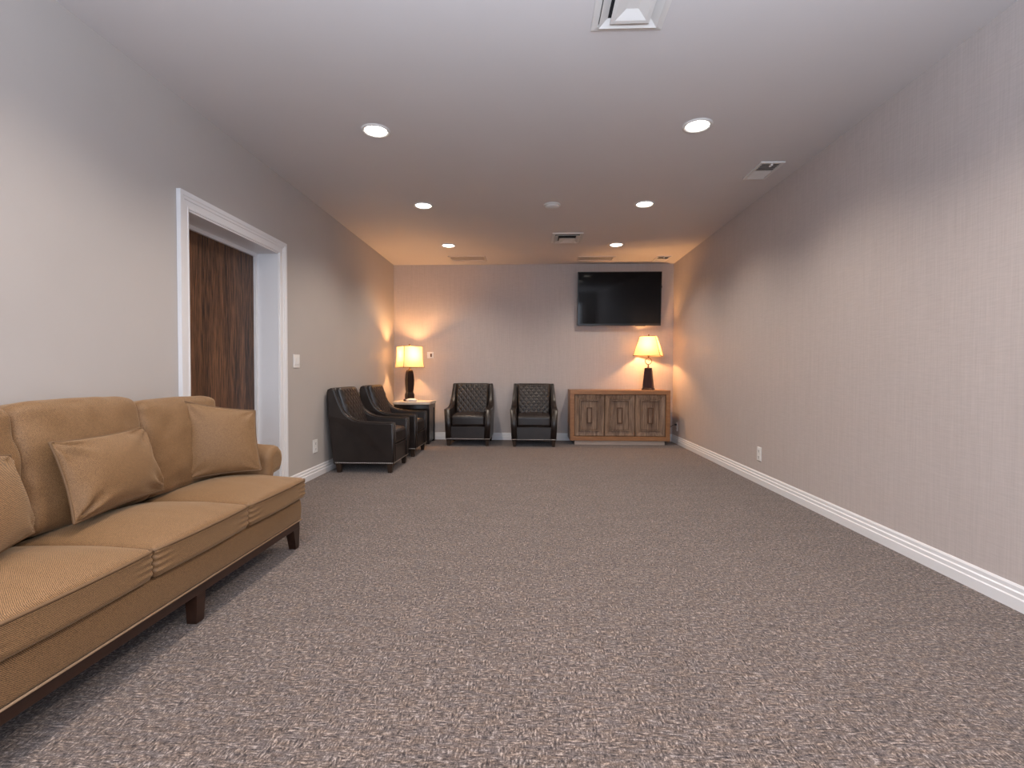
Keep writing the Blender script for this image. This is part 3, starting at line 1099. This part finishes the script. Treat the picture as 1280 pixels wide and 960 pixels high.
# ================================================================== TELEVISION
tv = thing('television', 'black flat-screen television mounted high on the far wall', 'television', (1.337, YB - 0.085, 1.78))
W2, TH = 0.634, 0.815
v, f = box_vf(-W2, W2, -0.018, 0.030, 0, TH, 0.004)
fr = link_mesh('casing', v, f, M_TVFRAME, tv)
v, f = box_vf(-W2 + 0.012, W2 - 0.012, -0.0205, -0.017, 0.028, TH - 0.012)
scr = link_mesh('screen', v, f, M_TVSCREEN, tv)
v, f = box_vf(W2, W2 + 0.010, -0.004, 0.02, TH * 0.70, TH * 0.74, 0.002)
sen = link_mesh('side_button', v, f, M_TVFRAME, tv)
v, f = box_vf(0.25, 0.40, -0.022, 0.0, -0.008, 0.004, 0.002)
ir = link_mesh('sensor_strip', v, f, M_TVFRAME, tv)
v, f = join_vf(box_vf(-0.30, 0.30, 0.060, 0.084, 0.28, 0.52), box_vf(-0.24, -0.20, 0.026, 0.064, 0.18, 0.62), box_vf(0.20, 0.24, 0.026, 0.064, 0.18, 0.62))
mt = link_mesh('wall_mount', v, f, M_METAL, tv)
Rt = Matrix.Translation((0, 0.0, 0.0)) @ Matrix.Rotation(math.radians(3.2), 4, 'X')
for o in (fr, scr, sen, ir):
    o.data.transform(Rt)

# ================================================================== CEILING FITTINGS
def downlight(x, y, label):
    t = thing('recessed_downlight', label, 'ceiling light', (x, y, H), 0, 'recessed ceiling downlights')
    v, f = lathe_vf([(0.076, -0.0005), (0.078, -0.006), (0.088, -0.009), (0.098, -0.007), (0.101, 0.0)], 36, caps=False)
    link_mesh('trim_ring', v, f, M_VENT, t, True)
    v, f = lathe_vf([(0.0765, -0.001), (0.074, -0.004), (0.05, -0.0075), (0.02, -0.009), (0.002, -0.0092)], 36)
    link_mesh('lens', v, f, M_LENS, t, True, None, 9)
    l = bpy.data.lights.new('downlight_beam', 'SPOT')
    l.energy = DOWN_POWER
    l.color = DOWN_COL
    l.spot_size = math.radians(140)
    l.spot_blend = 0.75
    l.shadow_soft_size = 0.07
    o = bpy.data.objects.new('downlight_beam', l)
    COL.objects.link(o)
    o.parent = t
    o.location = (0, 0, -0.03)
    return t


downlight(-1.09, 3.46, 'bright recessed downlight on the door side, nearest the camera')
downlight(1.123, 3.46, 'bright recessed downlight on the right side, nearest the camera')
downlight(-1.095, 5.01, 'recessed downlight on the door side, middle row of three')
downlight(1.123, 5.03, 'recessed downlight on the right side, middle row of three')
downlight(-1.104, 6.58, 'recessed downlight on the left, in the row closest to the far wall')
downlight(1.110, 6.60, 'recessed downlight on the right, in the row closest to the far wall')
for y in (1.90, 0.34, -1.2):
    for x in (-1.095, 1.115):
        downlight(x, y, 'recessed downlight overhead, outside the top edge of the picture')


def square_diffuser(x, y, wx, wy, label):
    t = thing('air_diffuser', label, 'air vent', (x, y, H), 0, 'ceiling air vents')
    def ringrect(s, z):
        return [(-wx / 2 * s, -wy / 2 * s, z), (wx / 2 * s, -wy / 2 * s, z), (wx / 2 * s, wy / 2 * s, z), (-wx / 2 * s, wy / 2 * s, z)]
    v, f = loft([ringrect(1.0, 0.0), ringrect(0.99, -0.008), ringrect(0.82, -0.012), ringrect(0.80, -0.001)], False, False)
    link_mesh('flange', v, f, M_VENT, t)
    v, f = loft([ringrect(0.80, -0.0015), ringrect(0.79, -0.001)], True, True)
    link_mesh('duct', v, f, M_DUCT, t)
    for s0, s1, z0, z1 in ((0.58, 0.80, -0.004, -0.024),):
        v, f = loft([ringrect(s0, z0), ringrect(s1, z1), ringrect(s1 + 0.006, z1 + 0.002), ringrect(s0 + 0.012, z0 + 0.001)], False, False)
        link_mesh('louver', v, f, M_VENT, t)
    v, f = loft([ringrect(0.20, -0.012), ringrect(0.52, -0.036), ringrect(0.53, -0.038), ringrect(0.52, -0.040), ringrect(0.42, -0.040), ringrect(0.16, -0.022)], True, True)
    link_mesh('centre_cone', v, f, M_VENT, t)
    v, f = box_vf(-0.006, 0.006, -0.006, 0.006, -0.020, -0.0012)
    link_mesh('hanger', v, f, M_DUCT, t)
    return t


square_diffuser(0.456, 2.29, 0.345, 0.40, 'white square ceiling diffuser cut by the top edge of the picture')
square_diffuser(0.437, 6.25, 0.375, 0.44, 'white square ceiling diffuser between the two farthest downlights')

sd = thing('smoke_detector', 'round white smoke detector in the middle of the ceiling', 'smoke detector', (0.202, 5.03, H))
v, f = lathe_vf([(0.085, 0.0), (0.086, -0.008), (0.080, -0.012)], 36)
link_mesh('mount_ring', v, f, M_VENT, sd, True, None, 9)
v, f = lathe_vf([(0.072, -0.012), (0.070, -0.022), (0.055, -0.030), (0.02, -0.034), (0.002, -0.0345)], 36)
link_mesh('dome', v, f, M_VENT, sd, True, None, 9)


def bar_grille(x0, x1, y0, y1, label, nslat=5):
    cx, cy = (x0 + x1) / 2, (y0 + y1) / 2
    t = thing('bar_grille', label, 'air vent', (cx, cy, H), 0, 'ceiling air vents')
    a, b_ = (x1 - x0) / 2, (y1 - y0) / 2
    w_ = 0.03
    v, f = join_vf(box_vf(-a, a, -b_, -b_ + w_, -0.009, 0), box_vf(-a, a, b_ - w_, b_, -0.009, 0),
                   box_vf(-a, -a + w_, -b_ + w_, b_ - w_, -0.009, 0), box_vf(a - w_, a, -b_ + w_, b_ - w_, -0.009, 0))
    link_mesh('frame', v, f, M_VENTC, t)
    box('backing', -a + w_, a - w_, -b_ + w_, b_ - w_, -0.001, 0, M_VENTC, t)
    n = nslat
    for k in range(n):
        yc = -b_ + w_ + (2 * b_ - 2 * w_) * (k + 0.5) / n
        p = (2 * b_ - 2 * w_) / n
        v, f = loft([[(x, yc - p * 0.48, -0.0050), (x, yc - p * 0.40, -0.0050), (x, yc + p * 0.44, -0.0014), (x, yc + p * 0.36, -0.0014)] for x in (-a + w_, a - w_)])
        link_mesh('slat', v, f, M_VENTC, t)
    return t


bar_grille(-1.215, -0.675, 7.18, 7.50, 'ceiling-coloured bar grille near the far wall on the lamp table side')
bar_grille(0.68, 1.215, 7.24, 7.53, 'ceiling-coloured bar grille above the television')


def register(x0, x1, y0, y1, label):
    cx, cy = (x0 + x1) / 2, (y0 + y1) / 2
    t = thing('ceiling_register', label, 'air vent', (cx, cy, H), 0, 'ceiling air vents')
    a, b_ = (x1 - x0) / 2, (y1 - y0) / 2
    w_ = 0.022
    v, f = join_vf(box_vf(-a, a, -b_, -b_ + w_, -0.010, 0), box_vf(-a, a, b_ - w_, b_, -0.010, 0),
                   box_vf(-a, -a + w_, -b_ + w_, b_ - w_, -0.010, 0), box_vf(a - w_, a, -b_ + w_, b_ - w_, -0.010, 0))
    link_mesh('frame', v, f, M_VENT, t)
    box('duct', -a + w_, a - w_, -b_ + w_, b_ - w_, -0.001, 0, M_SLOT, t)
    n = 10
    for k in range(n):
        p = (2 * b_ - 2 * w_) / n
        yc = -b_ + w_ + p * (k + 0.5)
        s = 1 if k < n / 2 else -1
        v, f = loft([[(x, yc - s * p * 0.40, -0.0090), (x, yc - s * p * 0.46, -0.0082), (x, yc + s * p * 0.34, -0.0012), (x, yc + s * p * 0.42, -0.0020)] for x in (-a + w_, a - w_)])
        link_mesh('slat', v, f, M_VENT, t)
    v, f = box_vf(-0.006, 0.006, -b_ + w_ * 0.8, -b_ + w_ * 0.8 + 0.045, -0.022, -0.008, 0.002)
    link_mesh('damper_lever', v, f, M_PLATE, t)
    return t


register(1.822, 2.012, 4.06, 4.41, 'white ceiling register beside the long right wall')
register(1.815, 2.010, 7.25, 7.60, 'white ceiling register in the corner above the television')

# ================================================================== WALL PLATES
def plate_vf(w_, h, t):
    return box_vf(-w_ / 2, w_ / 2, -t, 0, -h / 2, h / 2, 0.002)


def on_wall(o, loc, rz):
    o.location = loc
    o.rotation_euler = (0, 0, rz)


def outlet(label, loc, rz, w_=0.085):
    t = thing('wall_outlet', label, 'outlet', (0, 0, 0), 0, 'white wall outlets')
    v, f = plate_vf(w_, 0.13, 0.006)
    link_mesh('plate', v, f, M_PLATE, t)
    for s in (-1, 1):
        v, f = box_vf(-0.019, 0.019, -0.0085, -0.005, s * 0.029 - 0.017, s * 0.029 + 0.017, 0.002)
        r = link_mesh('receptacle', v, f, M_PLATE, t)
        v, f = join_vf(box_vf(-0.010, -0.006, -0.0092, -0.0083, s * 0.029 - 0.003, s * 0.029 + 0.009), box_vf(0.006, 0.010, -0.0092, -0.0083, s * 0.029 - 0.003, s * 0.029 + 0.009),
                       box_vf(-0.004, 0.004, -0.0092, -0.0083, s * 0.029 - 0.013, s * 0.029 - 0.006))
        link_mesh('slots', v, f, M_SLOT, r)
    on_wall(t, loc, rz)
    return t


outlet('white outlet low on the left wall beside the nearest armchair', (XL, 4.88, 0.312), PI / 2, 0.10)
outlet('white outlet low on the long right wall', (XR, 4.82, 0.285), -PI / 2)
outlet('white outlet in the corner right of the sideboard with a black plug', (XR, 7.50, 0.255), -PI / 2)

sw = thing('light_switch', 'white double rocker light switch beside the door casing', 'light switch')
v, f = plate_vf(0.118, 0.122, 0.006)
link_mesh('plate', v, f, M_PLATE, sw)
for s in (-1, 1):
    v, f = box_vf(s * 0.026 - 0.016, s * 0.026 + 0.016, -0.010, -0.005, -0.033, 0.033, 0.003)
    link_mesh('rocker', v, f, M_PLATE, sw)
on_wall(sw, (XL, 4.495, 1.155), PI / 2)

th = thing('wall_control', 'small white wall control with a brown dial beside the left lamp', 'wall control')
v, f = plate_vf(0.100, 0.100, 0.012)
link_mesh('plate', v, f, M_PLATE, th)
v, f = box_vf(0.0, 0.026, -0.020, -0.011, -0.028, 0.026, 0.004)
link_mesh('dial', v, f, M_KNOB, th)
on_wall(th, (-1.586, YB, 1.326), 0)

pc = thing('power_plug', 'black plug and cord in the corner outlet by the sideboard', 'plug', (XR - 0.0095, 7.50, 0.284))
v, f = box_vf(-0.030, 0.0, -0.013, 0.013, -0.013, 0.013, 0.004)
link_mesh('plug_body', v, f, M_RUBBER, pc)
tube('cord', [(-0.028, 0, 0), (-0.05, 0.005, -0.005), (-0.07, 0.04, -0.03), (-0.08, 0.12, -0.06), (-0.08, 0.225, -0.04), (-0.08, 0.238, 0.10)], 0.004, M_RUBBER, pc)
